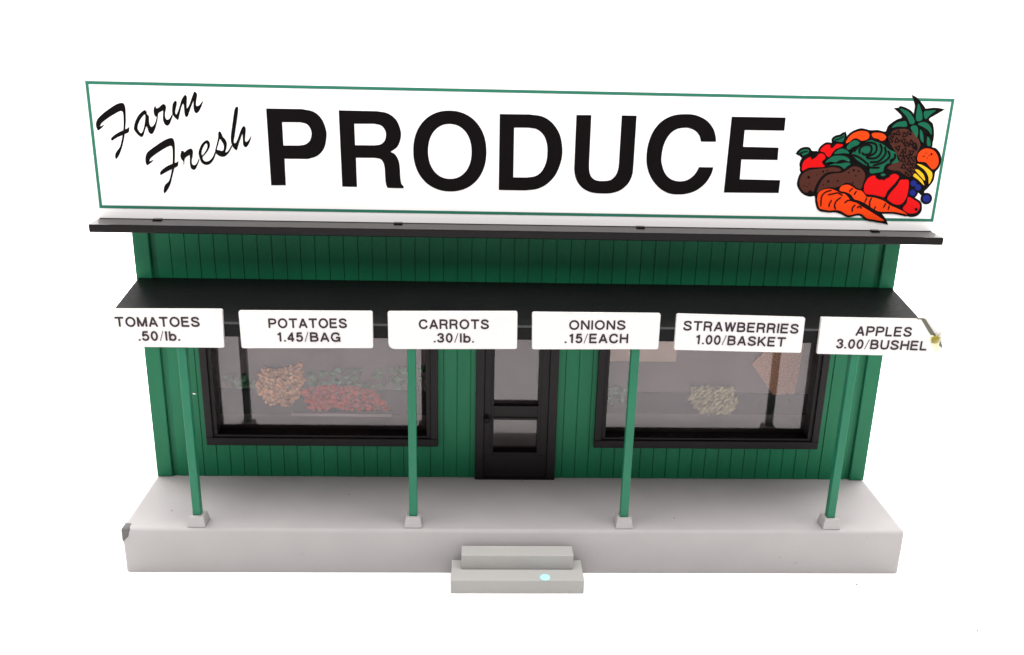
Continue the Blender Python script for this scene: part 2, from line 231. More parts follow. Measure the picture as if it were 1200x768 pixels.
# printed artwork of the roof sign and the price signs, in the sign faces' own x,z coordinates
ART_JSON = """{"big":[[[[-0.7023,1.1104,1],[-0.606,1.1108,1],[-0.5744,1.1041],[-0.5538,1.0852],[-0.5432,1.0563],[-0.5433,1.0329],[-0.5511,1.0052],[-0.5697,0.9851],[-0.5958,0.9758,1],[-0.6598,
0.9755,1],[-0.6601,0.9018,1],[-0.7007,0.9011,1]],[[-0.6611,1.0746,1],[-0.6128,1.0752,1],[-0.5954,1.0708],[-0.585,1.0574],[-0.5834,1.0419],[-0.5888,1.0261],[-0.601,1.0161],[-0.6177,
1.0126,1],[-0.661,1.0118,1]]],[[[-0.5072,1.1093,1],[-0.4034,1.1091,1],[-0.3753,1.1042],[-0.3521,1.0873],[-0.3407,1.0602],[-0.3402,1.0387],[-0.3493,1.0149],[-0.3685,0.9999,1],
[-0.3556,0.9922],[-0.3467,0.9752],[-0.3438,0.9533],[-0.3426,0.9252],[-0.3396,0.9111],[-0.3337,0.9043,1],[-0.3345,0.899,1],[-0.3791,0.8994,1],[-0.3837,0.9123],[-0.3852,0.9365],
[-0.386,0.9565],[-0.3897,0.9705],[-0.3975,0.9795],[-0.4133,0.9824,1],[-0.4641,0.9818,1],[-0.4637,0.9008,1],[-0.5045,0.9009,1]],[[-0.4661,1.0741,1],[-0.4132,1.0752,1],[-0.3936,
1.0709],[-0.3829,1.0586],[-0.3808,1.0446],[-0.3846,1.03],[-0.3959,1.0199],[-0.4133,1.0168,1],[-0.4655,1.0163,1]]],[[[-0.1047,1.0051],[-0.1056,0.9852],[-0.1088,0.9676],[-0.1143,
0.9514],[-0.122,0.9367],[-0.1317,0.9237],[-0.1433,0.9128],[-0.1565,0.904],[-0.1712,0.8976],[-0.1873,0.8937],[-0.2055,0.8924],[-0.2237,0.8938],[-0.2398,0.8977],[-0.2545,0.9041],
[-0.2678,0.9128],[-0.2793,0.9238],[-0.2891,0.9367],[-0.2968,0.9514],[-0.3023,0.9676],[-0.3056,0.9851],[-0.3065,1.0049],[-0.3052,1.0246],[-0.3016,1.042],[-0.2959,1.0578],[-0.288,
1.0721],[-0.2783,1.0845],[-0.2668,1.0951],[-0.2538,1.1034],[-0.2394,1.1096],[-0.2238,1.1133],[-0.2061,1.1146],[-0.1883,1.1134],[-0.1726,1.1097],[-0.1582,1.1037],[-0.1451,1.0953],
[-0.1335,1.0848],[-0.1237,1.0723],[-0.1158,1.0581],[-0.1099,1.0422],[-0.1062,1.0248]],[[-0.1458,1.0041],[-0.1464,0.9906],[-0.1483,0.9787],[-0.1516,0.9678],[-0.1562,0.9579],
[-0.1619,0.9492],[-0.1688,0.9418],[-0.1766,0.9359],[-0.1853,0.9316],[-0.1948,0.929],[-0.2056,0.9281],[-0.2164,0.929],[-0.2259,0.9316],[-0.2346,0.9359],[-0.2424,0.9418],[-0.2493,
0.9492],[-0.2551,0.9579],[-0.2597,0.9678],[-0.263,0.9787],[-0.265,0.9906],[-0.2657,1.004],[-0.2649,1.0173],[-0.2628,1.0291],[-0.2594,1.0399],[-0.2548,1.0496],[-0.249,1.0581],
[-0.2422,1.0652],[-0.2345,1.0709],[-0.2259,1.0751],[-0.2165,1.0776],[-0.206,1.0785],[-0.1954,1.0777],[-0.186,1.0752],[-0.1774,1.071],[-0.1697,1.0653],[-0.1628,1.0582],[-0.157,
1.0497],[-0.1523,1.04],[-0.1488,1.0292],[-0.1466,1.0174]]],[[[-0.07,1.108,1],[0.0118,1.1088,1],[0.0475,1.1037],[0.0759,1.086],[0.097,1.055],[0.1054,1.0156],[0.1028,0.9816],[0.0893,
0.9451],[0.066,0.9183],[0.0381,0.9036],[0.0058,0.8989,1],[-0.0688,0.8989,1]],[[-0.0296,1.0722,1],[0.0108,1.0726,1],[0.0328,1.0687],[0.0512,1.0541],[0.0611,1.0326],[0.064,1.0088],
[0.0618,0.9809],[0.0506,0.9545],[0.0329,0.9401],[0.0088,0.9356,1],[-0.0288,0.9353,1]]],[[[0.1401,1.1098,1],[0.1814,1.1102,1],[0.1815,0.9789,1],[0.1829,0.9588],[0.1886,0.9427],
[0.2013,0.932],[0.221,0.9295],[0.2432,0.9327],[0.2575,0.946],[0.2637,0.9643],[0.2648,0.9804,1],[0.2649,1.1111,1],[0.306,1.1111,1],[0.3059,0.9772,1],[0.3045,0.9488],[0.2946,0.9243],
[0.2754,0.9055],[0.2514,0.8961],[0.2229,0.894],[0.1901,0.8971],[0.165,0.9097],[0.1477,0.9319],[0.1409,0.9581],[0.1405,0.9762,1]]],[[[0.5318,1.0442,1],[0.4898,1.0438,1],[0.4835,
1.0603],[0.4711,1.0732],[0.4544,1.0799],[0.4402,1.0808],[0.4204,1.0769],[0.4014,1.0627],[0.3875,1.0347],[0.3829,0.9986],[0.3871,0.9745],[0.3977,0.9525],[0.4152,0.9377],[0.4381,
0.9324],[0.4603,0.9365],[0.4776,0.9498],[0.4866,0.9642],[0.4899,0.9732,1],[0.5315,0.9735,1],[0.5264,0.9527],[0.5123,0.928],[0.4894,0.9079],[0.4655,0.8984],[0.4411,0.8951],[0.4122,
0.8975],[0.3845,0.9114],[0.3601,0.9376],[0.3457,0.9677],[0.3408,0.9979],[0.3431,1.0339],[0.3547,1.0697],[0.3767,1.0977],[0.4075,1.1139],[0.4432,1.1181],[0.4715,1.1152],[0.5007,
1.1021],[0.5207,1.0808],[0.5296,1.0592]]],[[[0.5691,1.1136,1],[0.7197,1.1142,1],[0.7199,1.0784,1],[0.609,1.0778,1],[0.6093,1.0321,1],[0.7095,1.0316,1],[0.7102,0.997,1],[0.608,
0.9967,1],[0.6092,0.9412,1],[0.7244,0.9407,1],[0.7241,0.9041,1],[0.5673,0.9027,1]]]],"script":[[[[-1.1582,1.0419,1],[-1.1614,1.0523],[-1.1608,1.0627],[-1.1544,1.0746],[-1.1396,
1.0882],[-1.1204,1.1018],[-1.1014,1.1133],[-1.0862,1.1177],[-1.0801,1.1137],[-1.0782,1.1041],[-1.0791,1.085],[-1.0815,1.0642],[-1.0849,1.0463],[-1.0895,1.0253],[-1.0972,1.0012],
[-1.1069,0.9798],[-1.1157,0.9675],[-1.119,0.9675],[-1.1193,0.9766],[-1.1153,0.9857],[-1.1042,0.9995],[-1.0989,1.0131],[-1.0927,1.0342],[-1.0887,1.0522],[-1.0866,1.07],[-1.0857,
1.0863],[-1.0869,1.0942],[-1.0945,1.095],[-1.1102,1.0867],[-1.1292,1.0751],[-1.1454,1.063],[-1.1512,1.0539,1],[-1.1447,1.0561],[-1.1375,1.0596,1],[-1.1469,1.0496]]],[[[-1.1239,
1.0157],[-1.1254,1.0216],[-1.118,1.0293],[-1.1036,1.0385],[-1.088,1.0457],[-1.077,1.0509],[-1.0727,1.0555,1],[-1.0737,1.048],[-1.0768,1.039],[-1.0893,1.0334],[-1.108,1.025],
[-1.1208,1.0172]]],[[[-1.0281,1.0996],[-1.0219,1.095,1],[-1.0227,1.0898],[-1.0178,1.0833],[-1.0185,1.0714],[-1.018,1.062],[-1.0142,1.0554],[-1.0071,1.0598],[-1.0008,1.0706],
[-0.9964,1.0849,1],[-0.9935,1.0849,1],[-0.9971,1.0695],[-1.003,1.0527],[-1.0102,1.0395],[-1.0161,1.0358],[-1.022,1.0404],[-1.0249,1.0523],[-1.0272,1.0558],[-1.0323,1.045],[-1.0371,
1.033],[-1.0424,1.0274],[-1.0514,1.0327],[-1.0597,1.0445],[-1.0608,1.0528],[-1.0547,1.0707],[-1.0435,1.0875]],[[-1.0288,1.0878],[-1.0273,1.0831],[-1.0292,1.0712],[-1.0328,1.0569],
[-1.0385,1.0425],[-1.0438,1.0376],[-1.049,1.0447],[-1.0511,1.0518],[-1.0469,1.0649],[-1.0385,1.0781]]],[[[-0.9969,1.1119,1],[-0.9961,1.1054],[-0.9895,1.1069],[-0.981,1.1141],
[-0.9751,1.1166],[-0.9699,1.112],[-0.9701,1.105],[-0.9735,1.0936],[-0.9744,1.0841],[-0.9722,1.0766],[-0.9676,1.0753],[-0.9625,1.0792],[-0.9575,1.0868],[-0.9547,1.0916,1],[-0.9536,
1.0857,1],[-0.958,1.0762],[-0.9638,1.0642],[-0.9702,1.0593],[-0.9771,1.0628],[-0.9805,1.0722],[-0.9803,1.084],[-0.9785,1.0982],[-0.9809,1.0982],[-0.9909,1.0921],[-0.994,1.0849],
[-0.999,1.0825],[-1.0028,1.0871],[-1.0039,1.0977],[-1.0013,1.1072]]],[[[-0.9441,1.1259],[-0.9401,1.1225],[-0.9417,1.1131],[-0.9458,1.0989],[-0.9459,1.0918],[-0.9438,1.0895],
[-0.9396,1.0966],[-0.9336,1.1109],[-0.926,1.1298],[-0.9167,1.1416],[-0.9119,1.1371],[-0.9129,1.1254],[-0.9144,1.1136],[-0.9138,1.1066],[-0.9071,1.1161],[-0.8998,1.1326],[-0.8925,
1.1491],[-0.8888,1.1504],[-0.8841,1.1446],[-0.8863,1.1329],[-0.8891,1.1188],[-0.8879,1.113],[-0.8823,1.1142],[-0.8772,1.119],[-0.8712,1.1267,1],[-0.8696,1.1251,1],[-0.874,1.1144],
[-0.8823,1.1001],[-0.8899,1.0941],[-0.8948,1.0987],[-0.8963,1.1093],[-0.8951,1.1234],[-0.8956,1.1257],[-0.9013,1.1139],[-0.9087,1.0972],[-0.9131,1.0865],[-0.9182,1.0834],[-0.9213,
1.0887],[-0.9218,1.1017],[-0.9218,1.1158],[-0.9239,1.1181],[-0.929,1.1086],[-0.9354,1.0896],[-0.9394,1.0765],[-0.9426,1.0758],[-0.9502,1.0834],[-0.9542,1.0916],[-0.9539,1.1034],
[-0.9507,1.1176]]],[[[-1.0345,0.9505,1],[-1.0381,0.9559],[-1.0379,0.9709],[-1.0325,0.9847],[-1.0193,0.9958],[-0.9991,1.0097],[-0.9792,1.0215],[-0.9626,1.0266],[-0.9564,1.02],
[-0.9556,1.0051],[-0.957,0.9834],[-0.9593,0.9642],[-0.9623,0.9449],[-0.9692,0.9227],[-0.9767,0.9004],[-0.9864,0.8835],[-0.9941,0.875],[-0.9972,0.8763],[-0.9955,0.8889],[-0.9905,
0.8988],[-0.98,0.9087],[-0.9728,0.9282],[-0.9675,0.9476],[-0.9647,0.9668],[-0.963,0.986],[-0.9627,1.0009],[-0.9659,1.0049],[-0.9756,1.002],[-0.9955,0.9908],[-1.0142,0.9782],
[-1.0245,0.9698],[-1.0288,0.9615,1],[-1.0238,0.963],[-1.0145,0.9673,1],[-1.0229,0.9589]]],[[[-1.0003,0.9249],[-1.0023,0.9304],[-0.9963,0.9388],[-0.9803,0.9501],[-0.9634,0.9573],
[-0.955,0.9602],[-0.9492,0.9649,1],[-0.9505,0.9561],[-0.9533,0.9492],[-0.9675,0.9421],[-0.9874,0.9321]]],[[[-0.9385,0.9921],[-0.9331,0.9913],[-0.9313,0.9883],[-0.9217,0.9954],
[-0.9124,0.9986],[-0.9078,0.9927],[-0.9095,0.979],[-0.9129,0.9668],[-0.9128,0.9576],[-0.908,0.9531],[-0.9007,0.9579],[-0.8935,0.9717,1],[-0.8917,0.9687,1],[-0.8979,0.9549],[-0.905,
0.9425],[-0.9112,0.9409],[-0.9169,0.9453],[-0.9188,0.9575],[-0.9173,0.9758],[-0.9178,0.9804],[-0.9247,0.9772],[-0.932,0.9695],[-0.934,0.9573],[-0.9365,0.9517,1],[-0.9364,0.9633],
[-0.9411,0.9693],[-0.9427,0.9784],[-0.9404,0.9875]]],[[[-0.8685,1.0221],[-0.8613,1.0177],[-0.8606,1.0072],[-0.8661,0.995],[-0.8761,0.9827],[-0.8826,0.9765],[-0.8817,0.9689],
[-0.8746,0.9638],[-0.8637,0.9677],[-0.8554,0.977],[-0.8483,0.9908,1],[-0.8448,0.9899,1],[-0.8511,0.974],[-0.8596,0.9617],[-0.8692,0.9554],[-0.8783,0.9552],[-0.8868,0.9612],
[-0.8905,0.9718],[-0.893,0.9854],[-0.8899,0.9975],[-0.8812,1.0128]],[[-0.8691,1.0136],[-0.8672,1.007],[-0.8704,0.9979],[-0.8772,0.9872],[-0.8837,0.981],[-0.8846,0.9886],[-0.8808,
0.9992],[-0.8745,1.0099]]],[[[-0.8321,1.0467],[-0.8278,1.0438],[-0.8241,1.0334],[-0.8173,1.0245],[-0.8143,1.0156],[-0.8158,1.0035],[-0.8197,0.9913],[-0.8152,0.9914],[-0.8086,
0.9991],[-0.8024,1.0098,1],[-0.7988,1.0098,1],[-0.804,0.9992],[-0.8125,0.9869],[-0.8221,0.9791],[-0.8312,0.978],[-0.84,0.9818],[-0.8477,0.9908],[-0.8443,1.0044],[-0.8404,1.0166],
[-0.8362,1.0317],[-0.8354,1.0422]],[[-0.8322,1.0258],[-0.8267,1.0183],[-0.8234,1.0109],[-0.8235,1.0003],[-0.827,0.9942],[-0.8359,0.9955],[-0.8424,0.9978],[-0.8378,1.0106]]],
[[[-0.7811,1.1136],[-0.7768,1.1116],[-0.7783,1.0983],[-0.7819,1.0805],[-0.7871,1.0566],[-0.7916,1.0355],[-0.7951,1.0189],[-0.7908,1.016],[-0.7841,1.0267],[-0.7768,1.0448],[-0.7699,
1.0584],[-0.7646,1.0621],[-0.7604,1.0571],[-0.7615,1.0451],[-0.7637,1.0301],[-0.7642,1.0225],[-0.7605,1.0196],[-0.7541,1.0257],[-0.7474,1.0364,1],[-0.746,1.0349,1],[-0.7525,
1.0182],[-0.7605,1.0066],[-0.7659,1.0059],[-0.77,1.0119],[-0.7701,1.0239],[-0.7697,1.039],[-0.7711,1.0404],[-0.7766,1.0268],[-0.7838,1.0086],[-0.7876,0.9979],[-0.7912,0.997],
[-0.7977,1.0038],[-0.8015,1.0143],[-0.8027,1.0263],[-0.7997,1.0474],[-0.7945,1.0713],[-0.7898,1.0951],[-0.7859,1.1085]]]],"sil":[[[0.7579,1.0161,1],[0.7734,1.029],[0.7927,1.0325],
[0.806,1.0243],[0.8167,1.0245],[0.8266,1.0226],[0.8295,1.0368],[0.8458,1.0476],[0.8564,1.0478],[0.8575,1.0593],[0.8683,1.0662],[0.8831,1.0676],[0.8918,1.0812,1],[0.8972,1.0658],
[0.9082,1.0784],[0.9333,1.0893],[0.9606,1.0846],[0.9818,1.0856],[1.0037,1.0818],[1.0093,1.0975],[1.0281,1.1134],[1.0444,1.1214],[1.0329,1.134],[1.0168,1.1455,1],[1.0309,1.1468],
[1.0527,1.1431],[1.073,1.1323],[1.0795,1.1283,1],[1.0784,1.1452],[1.0699,1.168],[1.0611,1.1831,1],[1.0794,1.1743],[1.1014,1.1533],[1.1098,1.1443],[1.1367,1.1489],[1.1618,1.1453,1],
[1.1397,1.131],[1.1217,1.1178],[1.1345,1.1051],[1.1417,1.0819],[1.1436,1.0611],[1.1413,1.0427],[1.1556,1.0377],[1.1701,1.0221],[1.1754,1.0037],[1.1715,0.9823],[1.1641,0.9715],
[1.1628,0.9474],[1.1501,0.9256],[1.1421,0.9173],[1.1418,0.9092],[1.1343,0.9053],[1.125,0.9116],[1.1178,0.9061],[1.109,0.8994],[1.106,0.8939],[1.126,0.8888],[1.1399,0.8781],[1.1428,
0.8601],[1.133,0.8462],[1.1145,0.8415],[1.0944,0.8467],[1.0711,0.8551],[1.0464,0.8547],[1.0215,0.8565,1],[1.041,0.8364],[1.052,0.8184,1],[1.0321,0.8225],[0.9924,0.8301],[0.9685,
0.8435],[0.9517,0.846],[0.9248,0.8428],[0.8963,0.8505],[0.8743,0.8518],[0.8495,0.8536],[0.8366,0.8687],[0.8294,0.8957],[0.8142,0.8955],[0.7973,0.9006],[0.7821,0.9138],[0.7745,
0.9325],[0.7756,0.9539],[0.7797,0.9646],[0.7734,0.9858],[0.7755,0.999],[0.7797,1.0081],[0.7675,1.012]],[[1.1634,0.8959],[1.1631,0.8903],[1.1602,0.8858],[1.1555,0.8833],[1.1498,
0.8832],[1.1442,0.8855],[1.1399,0.8899],[1.1377,0.8954],[1.1381,0.901],[1.1409,0.9055],[1.1456,0.908],[1.1513,0.9081],[1.1569,0.9058],[1.1612,0.9014]]],"col":[["r",[[0.7837,
0.9688],[0.7815,0.98],[0.784,0.994],[0.7941,1.004],[0.8063,1.0084],[0.8112,1.0038],[0.8178,1.0073],[0.8265,1.0172],[0.838,1.016],[0.8442,1.0077],[0.8414,1.0007],[0.8363,0.9964],
[0.8386,0.9894],[0.8454,0.9811],[0.8257,0.9794],[0.8031,0.9776],[0.7923,0.9731]]],["r",[[0.8275,1.0269],[0.8326,1.0354],[0.843,1.0425],[0.8545,1.0413],[0.8609,1.0359],[0.871,
1.0444],[0.8823,1.0446],[0.8898,1.042],[0.8808,1.0349],[0.8701,1.0305],[0.8629,1.0206],[0.8559,1.0094],[0.8486,1.0106],[0.8403,1.0202],[0.83,1.0228]]],["g",[[0.7656,1.0169,1],
[0.7744,1.0259],[0.7868,1.029],[0.7956,1.0263],[0.7938,1.018],[0.7872,1.0137],[0.7791,1.0107],[0.7756,1.0162]]],["g",[[0.8611,1.0553],[0.8672,1.0623],[0.8795,1.0653],[0.8896,
1.0737,1],[0.8901,1.06],[0.887,1.0516],[0.8757,1.0514]]],["o",[[0.8975,1.0477],[0.8983,1.056],[0.9071,1.0699],[0.92,1.0784],[0.9364,1.0823],[0.9523,1.0799],[0.9588,1.0737],[0.96,
1.0654],[0.954,1.0584],[0.9403,1.0554],[0.9312,1.0594],[0.9224,1.062],[0.9143,1.059],[0.9068,1.052]]],["o",[[0.9659,1.0738],[0.9738,1.0776],[0.9879,1.0778],[0.9997,1.0745],[1.0078,
1.0677],[1.006,1.0608],[0.9969,1.0559],[0.9846,1.0618],[0.9729,1.0643]]],["g",[[0.9004,1.0366],[0.9074,1.0479],[0.9203,1.0564],[0.9352,1.0512],[0.9307,1.0428],[0.9174,1.037],
[0.9071,1.0293]]],["g",[[0.8675,1.0179],[0.8761,1.0278],[0.8898,1.0317],[0.9032,1.027],[0.91,1.0187],[0.8942,1.0198],[0.8775,1.0176]]],["g",[[0.8453,0.9924],[0.854,1.0023],[0.867,
1.011],[0.8838,1.0127],[0.9012,1.0102],[0.9137,1.002],[0.9117,0.9964],[0.8967,1.0017],[0.8855,1.0001],[0.8749,0.9943],[0.8606,0.9955]]],["g",[[0.8576,0.9856],[0.8727,0.9901],
[0.8869,0.9903],[0.9035,0.9934],[0.9182,0.9909],[0.9079,0.9823],[0.9016,0.9765],[0.8907,0.9834],[0.8761,0.9859]]],["g",[[0.9183,1.0203],[0.9313,1.0386],[0.9467,1.05],[0.9655,
1.0573],[0.9802,1.0534],[1.0011,1.0469],[1.0232,1.032],[1.0416,1.024],[1.0482,1.0087],[1.054,0.999],[1.0435,0.9932],[1.029,0.9943],[1.0182,0.9899],[1.0142,0.9786],[1.0127,0.9701],
[0.9959,0.9669],[0.979,0.9652],[0.9745,0.9764],[0.9782,0.9807],[0.9633,0.9847],[0.9432,0.9956],[0.9215,1.0078]]],["n",[[0.7809,0.9263],[0.7792,0.9404],[0.7842,0.9575],[0.7985,
0.969],[0.8207,0.9737],[0.8459,0.9769],[0.8683,0.9802],[0.8857,0.9777],[0.8936,0.9722],[0.8842,0.9678],[0.8671,0.9675],[0.8506,0.9629],[0.838,0.95],[0.8288,0.9328],[0.8249,0.9185],
[0.8217,0.9099],[0.8091,0.9068],[0.7945,0.9094]]],["n",[[0.8335,0.9072],[0.8345,0.9215],[0.842,0.9415],[0.8544,0.9559],[0.8707,0.9619],[0.896,0.9651],[0.912,0.9739],[0.925,0.9826],
[0.9423,0.9815],[0.9582,0.9705],[0.9647,0.9551],[0.9614,0.938],[0.9582,0.9208],[0.9448,0.9234],[0.9289,0.9345],[0.9113,0.9371],[0.8982,0.9283],[0.8818,0.9223],[0.8644,0.9234],
[0.8453,0.916]]],["r",[[0.9661,0.9201],[0.967,0.9363],[0.9755,0.9525],[0.9909,0.9587],[0.9973,0.9516],[1.0115,0.9473],[1.026,0.9502],[1.0392,0.9617],[1.0496,0.9646],[1.0599,
0.9594],[1.0609,0.9527],[1.0512,0.9364],[1.0353,0.9159],[1.0285,0.8982],[1.0131,0.9006],[0.9935,0.9044],[0.977,0.9054],[0.9694,0.9107]]],["r",[[1.0373,0.8943],[1.0443,0.9107],
[1.06,0.9325],[1.066,0.9461],[1.0764,0.949],[1.0904,0.9465],[1.0938,0.925],[1.0932,0.9034],[1.0876,0.887],[1.0768,0.8772],[1.0602,0.8783],[1.0453,0.8862]]],["r",[[1.0867,0.8665],
[1.0953,0.8816],[1.0979,0.8994],[1.1156,0.8915],[1.1308,0.8822],[1.1354,0.8714],[1.1296,0.8562],[1.1138,0.8518],[1.101,0.8544]]],["g",[[1.008,0.9617],[1.0156,0.9653],[1.023,
0.9609],[1.0141,0.9572]]],["o",[[0.8963,0.9189],[0.9019,0.9279],[0.9171,0.9316],[0.9313,0.9262],[0.946,0.9176],[0.96,0.9144],[0.973,0.9023],[0.9782,0.8979],[0.9918,0.897],[1.0081,
0.8939],[1.0296,0.8864],[1.0472,0.8754],[1.0714,0.8656],[1.0885,0.858],[1.1025,0.8491],[1.0896,0.8512],[1.0662,0.8553],[1.0456,0.8561],[1.0229,0.8558],[1.0062,0.8611],[0.9889,
0.8711],[0.974,0.8798],[0.9548,0.8874],[0.9431,0.8906],[0.9299,0.9038],[0.9155,0.9103],[0.8993,0.9134]]],["o",[[0.8356,0.8932],[0.8392,0.909],[0.8539,0.9171],[0.8717,0.9185],
[0.8905,0.9121],[0.9025,0.9067],[0.914,0.9047],[0.9256,0.8948],[0.9337,0.8848],[0.9514,0.8799],[0.9663,0.8707],[0.981,0.863],[1.0032,0.8509],[1.023,0.8398],[1.0382,0.8298],[1.0246,
0.8296],[1.0059,0.8327],[0.9872,0.8358],[0.9695,0.848],[0.9558,0.849],[0.9338,0.844],[0.9194,0.8495],[0.9072,0.8561],[0.891,0.8581],[0.8754,0.8567],[0.8546,0.8598],[0.845,0.8641],
[0.8385,0.8798]]],["n",[[1.0152,1.0586],[1.02,1.0796],[1.0399,1.0893],[1.0668,1.0883],[1.0906,1.0731],[1.1078,1.0499],[1.1056,1.0341],[1.1004,1.0129],[1.1047,0.9865],[1.1019,
0.9704],[1.0932,0.9569],[1.0761,0.9619],[1.0609,0.9724],[1.0416,0.9747],[1.0246,0.9797],[1.0338,0.9905],[1.0563,1.0015],[1.0454,1.0198],[1.0287,1.0406]]],["g",[[1.0343,1.1447],
[1.0533,1.1402],[1.069,1.1296],[1.0822,1.1094],[1.0704,1.1037],[1.0575,1.1226]]],["g",[[1.0838,1.1597],[1.093,1.1464],[1.0989,1.1329],[1.1016,1.1166],[1.0903,1.1115],[1.0837,
1.119],[1.0823,1.138]]],["g",[[1.103,1.1371],[1.1151,1.1408],[1.136,1.1424],[1.125,1.1321],[1.1104,1.1181]]],["g",[[1.0198,1.0931],[1.0305,1.1056],[1.0467,1.1106],[1.0576,1.1097],
[1.0608,1.0966],[1.0377,1.0962]]],["g",[[1.0725,1.0941],[1.0808,1.1003],[1.0907,1.0972],[1.0957,1.0836],[1.0946,1.0676],[1.0826,1.0806]]],["g",[[1.0915,1.1041],[1.1061,1.1099],
[1.1211,1.1047],[1.1316,1.0925],[1.1352,1.0747],[1.1241,1.0869],[1.1084,1.0962]]],["g",[[1.1005,1.0892],[1.1099,1.0783],[1.1154,1.0535],[1.1051,1.0644]]],["g",[[1.124,1.0703],
[1.1325,1.0622],[1.1372,1.0456],[1.1274,1.0468]]],["o",[[1.1075,1.0025],[1.1067,1.0236],[1.1234,1.0371],[1.1484,1.0323],[1.1639,1.0141],[1.1675,0.9929],[1.1546,0.9794],[1.1326,
0.9976],[1.1187,1.0]]],["y",[[1.1072,0.9936],[1.1211,0.9912],[1.1389,0.9822],[1.1546,0.9691],[1.156,0.9531],[1.1503,0.9382],[1.1456,0.9582],[1.1316,0.9767],[1.1164,0.9871]]],["y",
[[1.1044,0.9776],[1.1154,0.9764],[1.1311,0.9633],[1.1371,0.9474],[1.1239,0.9579],[1.1095,0.971]]],["y",[[1.1016,0.9615],[1.1061,0.9669],[1.1185,0.9578],[1.1313,0.9459],[1.1374,
0.9339],[1.1329,0.9365],[1.1171,0.9497],[1.1036,0.9575]]],["b",[[1.1148,0.9389],[1.1145,0.9351],[1.1126,0.9321],[1.1094,0.9304],[1.1055,0.9303],[1.1017,0.9319],[1.0988,0.9349],
[1.0974,0.9386],[1.0976,0.9423],[1.0996,0.9454],[1.1028,0.9471],[1.1067,0.9471],[1.1104,0.9455],[1.1133,0.9426]]],["b",[[1.1294,0.9276],[1.1292,0.9238],[1.1273,0.9208],[1.124,
0.919],[1.1202,0.919],[1.1164,0.9206],[1.1135,0.9235],[1.112,0.9273],[1.1123,0.931],[1.1142,0.934],[1.1174,0.9358],[1.1213,0.9358],[1.125,0.9342],[1.1279,0.9313]]],["b",[[1.1172,
0.9119],[1.117,0.908],[1.115,0.9049],[1.1117,0.9031],[1.1077,0.903],[1.1038,0.9047],[1.1008,0.9078],[1.0993,0.9116],[1.0995,0.9155],[1.1015,0.9186],[1.1049,0.9204],[1.1088,0.9205],
[1.1127,0.9188],[1.1157,0.9158]]],["b",[[1.1612,0.8958],[1.1609,0.8912],[1.1586,0.8875],[1.1546,0.8854],[1.1499,0.8853],[1.1453,0.8873],[1.1417,0.8909],[1.1399,0.8955],[1.1402,
0.9001],[1.1425,0.9038],[1.1465,0.9059],[1.1512,0.906],[1.1558,0.904],[1.1594,0.9004]]]],"ink":[[0.0041,[[0.9398,1.0193],[0.9378,1.0332],[0.9491,1.0431],[0.9647,1.0434],[0.9718,
1.0338],[0.9681,1.0198],[0.9544,1.0168],[0.945,1.0222]]],[0.0041,[[0.9222,1.0231],[0.934,1.04],[0.9552,1.0501],[0.9782,1.0478],[0.9855,1.0368],[0.9833,1.0229],[0.969,1.0142],
[0.9582,1.0098]]],[0.0041,[[0.9175,1.0161],[0.9353,1.0108],[0.9539,1.0],[0.9637,0.9917]]],[0.0041,[[0.9247,1.005],[0.9436,0.9928],[0.956,0.986]]],[0.0041,[[0.9614,1.0071],[0.9842,
1.0075],[0.9969,1.0175],[1.0001,1.0343],[0.9924,1.0481]]],[0.0041,[[0.9716,0.9961],[0.9942,0.9979],[1.0067,1.0093],[1.0131,1.0234],[1.0078,1.04]]],[0.0041,[[0.9816,0.9864],[1.0007,
0.9924],[1.0165,1.0011],[1.0258,1.0153],[1.018,1.0291]]],[0.0041,[[0.9661,0.9946],[0.9706,0.9834],[0.9824,0.9808],[1.0024,0.9812]]],[0.0041,[[1.0279,1.0013],[1.0385,1.0071],
[1.0433,1.0128]]],[0.0041,[[0.9114,1.0188],[0.9245,1.0064],[0.9438,0.9914],[0.971,0.9806]]],[0.0041,[[1.029,0.9943],[1.0411,1.0086],[1.0391,1.0211]]],[0.0028,[[0.8744,0.9152],
[0.8572,0.9093],[0.8477,0.8957],[0.8489,0.8687]]],[0.0028,[[0.8649,0.9016],[0.8802,0.9052],[0.8934,0.9077],[0.9079,0.9001]]],[0.0028,[[0.8781,0.8872],[0.8728,0.8759],[0.8729,
0.8668]]],[0.0028,[[0.904,0.8955],[0.8919,0.8852],[0.8881,0.8716],[0.893,0.8604]]],[0.0028,[[0.9153,0.8789],[0.9255,0.8869],[0.9415,0.8861],[0.9627,0.8797]]],[0.0028,[[0.9534,
0.8659],[0.9617,0.8706],[0.9672,0.8639]]],[0.0028,[[0.9476,0.8749],[0.9409,0.8657],[0.9414,0.8544]]],[0.0028,[[0.934,0.9229],[0.9244,0.9116]]],[0.0028,[[0.9454,0.9142],[0.9402,
0.9029]]],[0.0028,[[0.9783,0.8968],[0.9738,0.881]]],[0.0028,[[0.992,0.8959],[0.9882,0.8835],[0.9903,0.8688]]],[0.0028,[[1.007,0.8714],[1.0038,0.8622]]],[0.0028,[[1.035,0.8809],
[1.0303,0.8672]]],[0.0028,[[1.0462,0.8743],[1.0447,0.8618]]],[0.0036,[[0.9971,0.9535],[1.0084,0.9499],[1.0145,0.9546]]],[0.0036,[[1.0145,0.9546],[1.0211,0.9467]]],[0.0036,[[1.0211,
0.956],[1.0346,0.9563]]],[0.006,[[0.8063,1.0023],[0.8099,1.0141],[0.8118,1.0211]]],[0.006,[[0.8559,1.035],[0.8626,1.0442]]],[0.0022,[[0.7685,1.0167],[0.7779,1.0204],[0.7917,
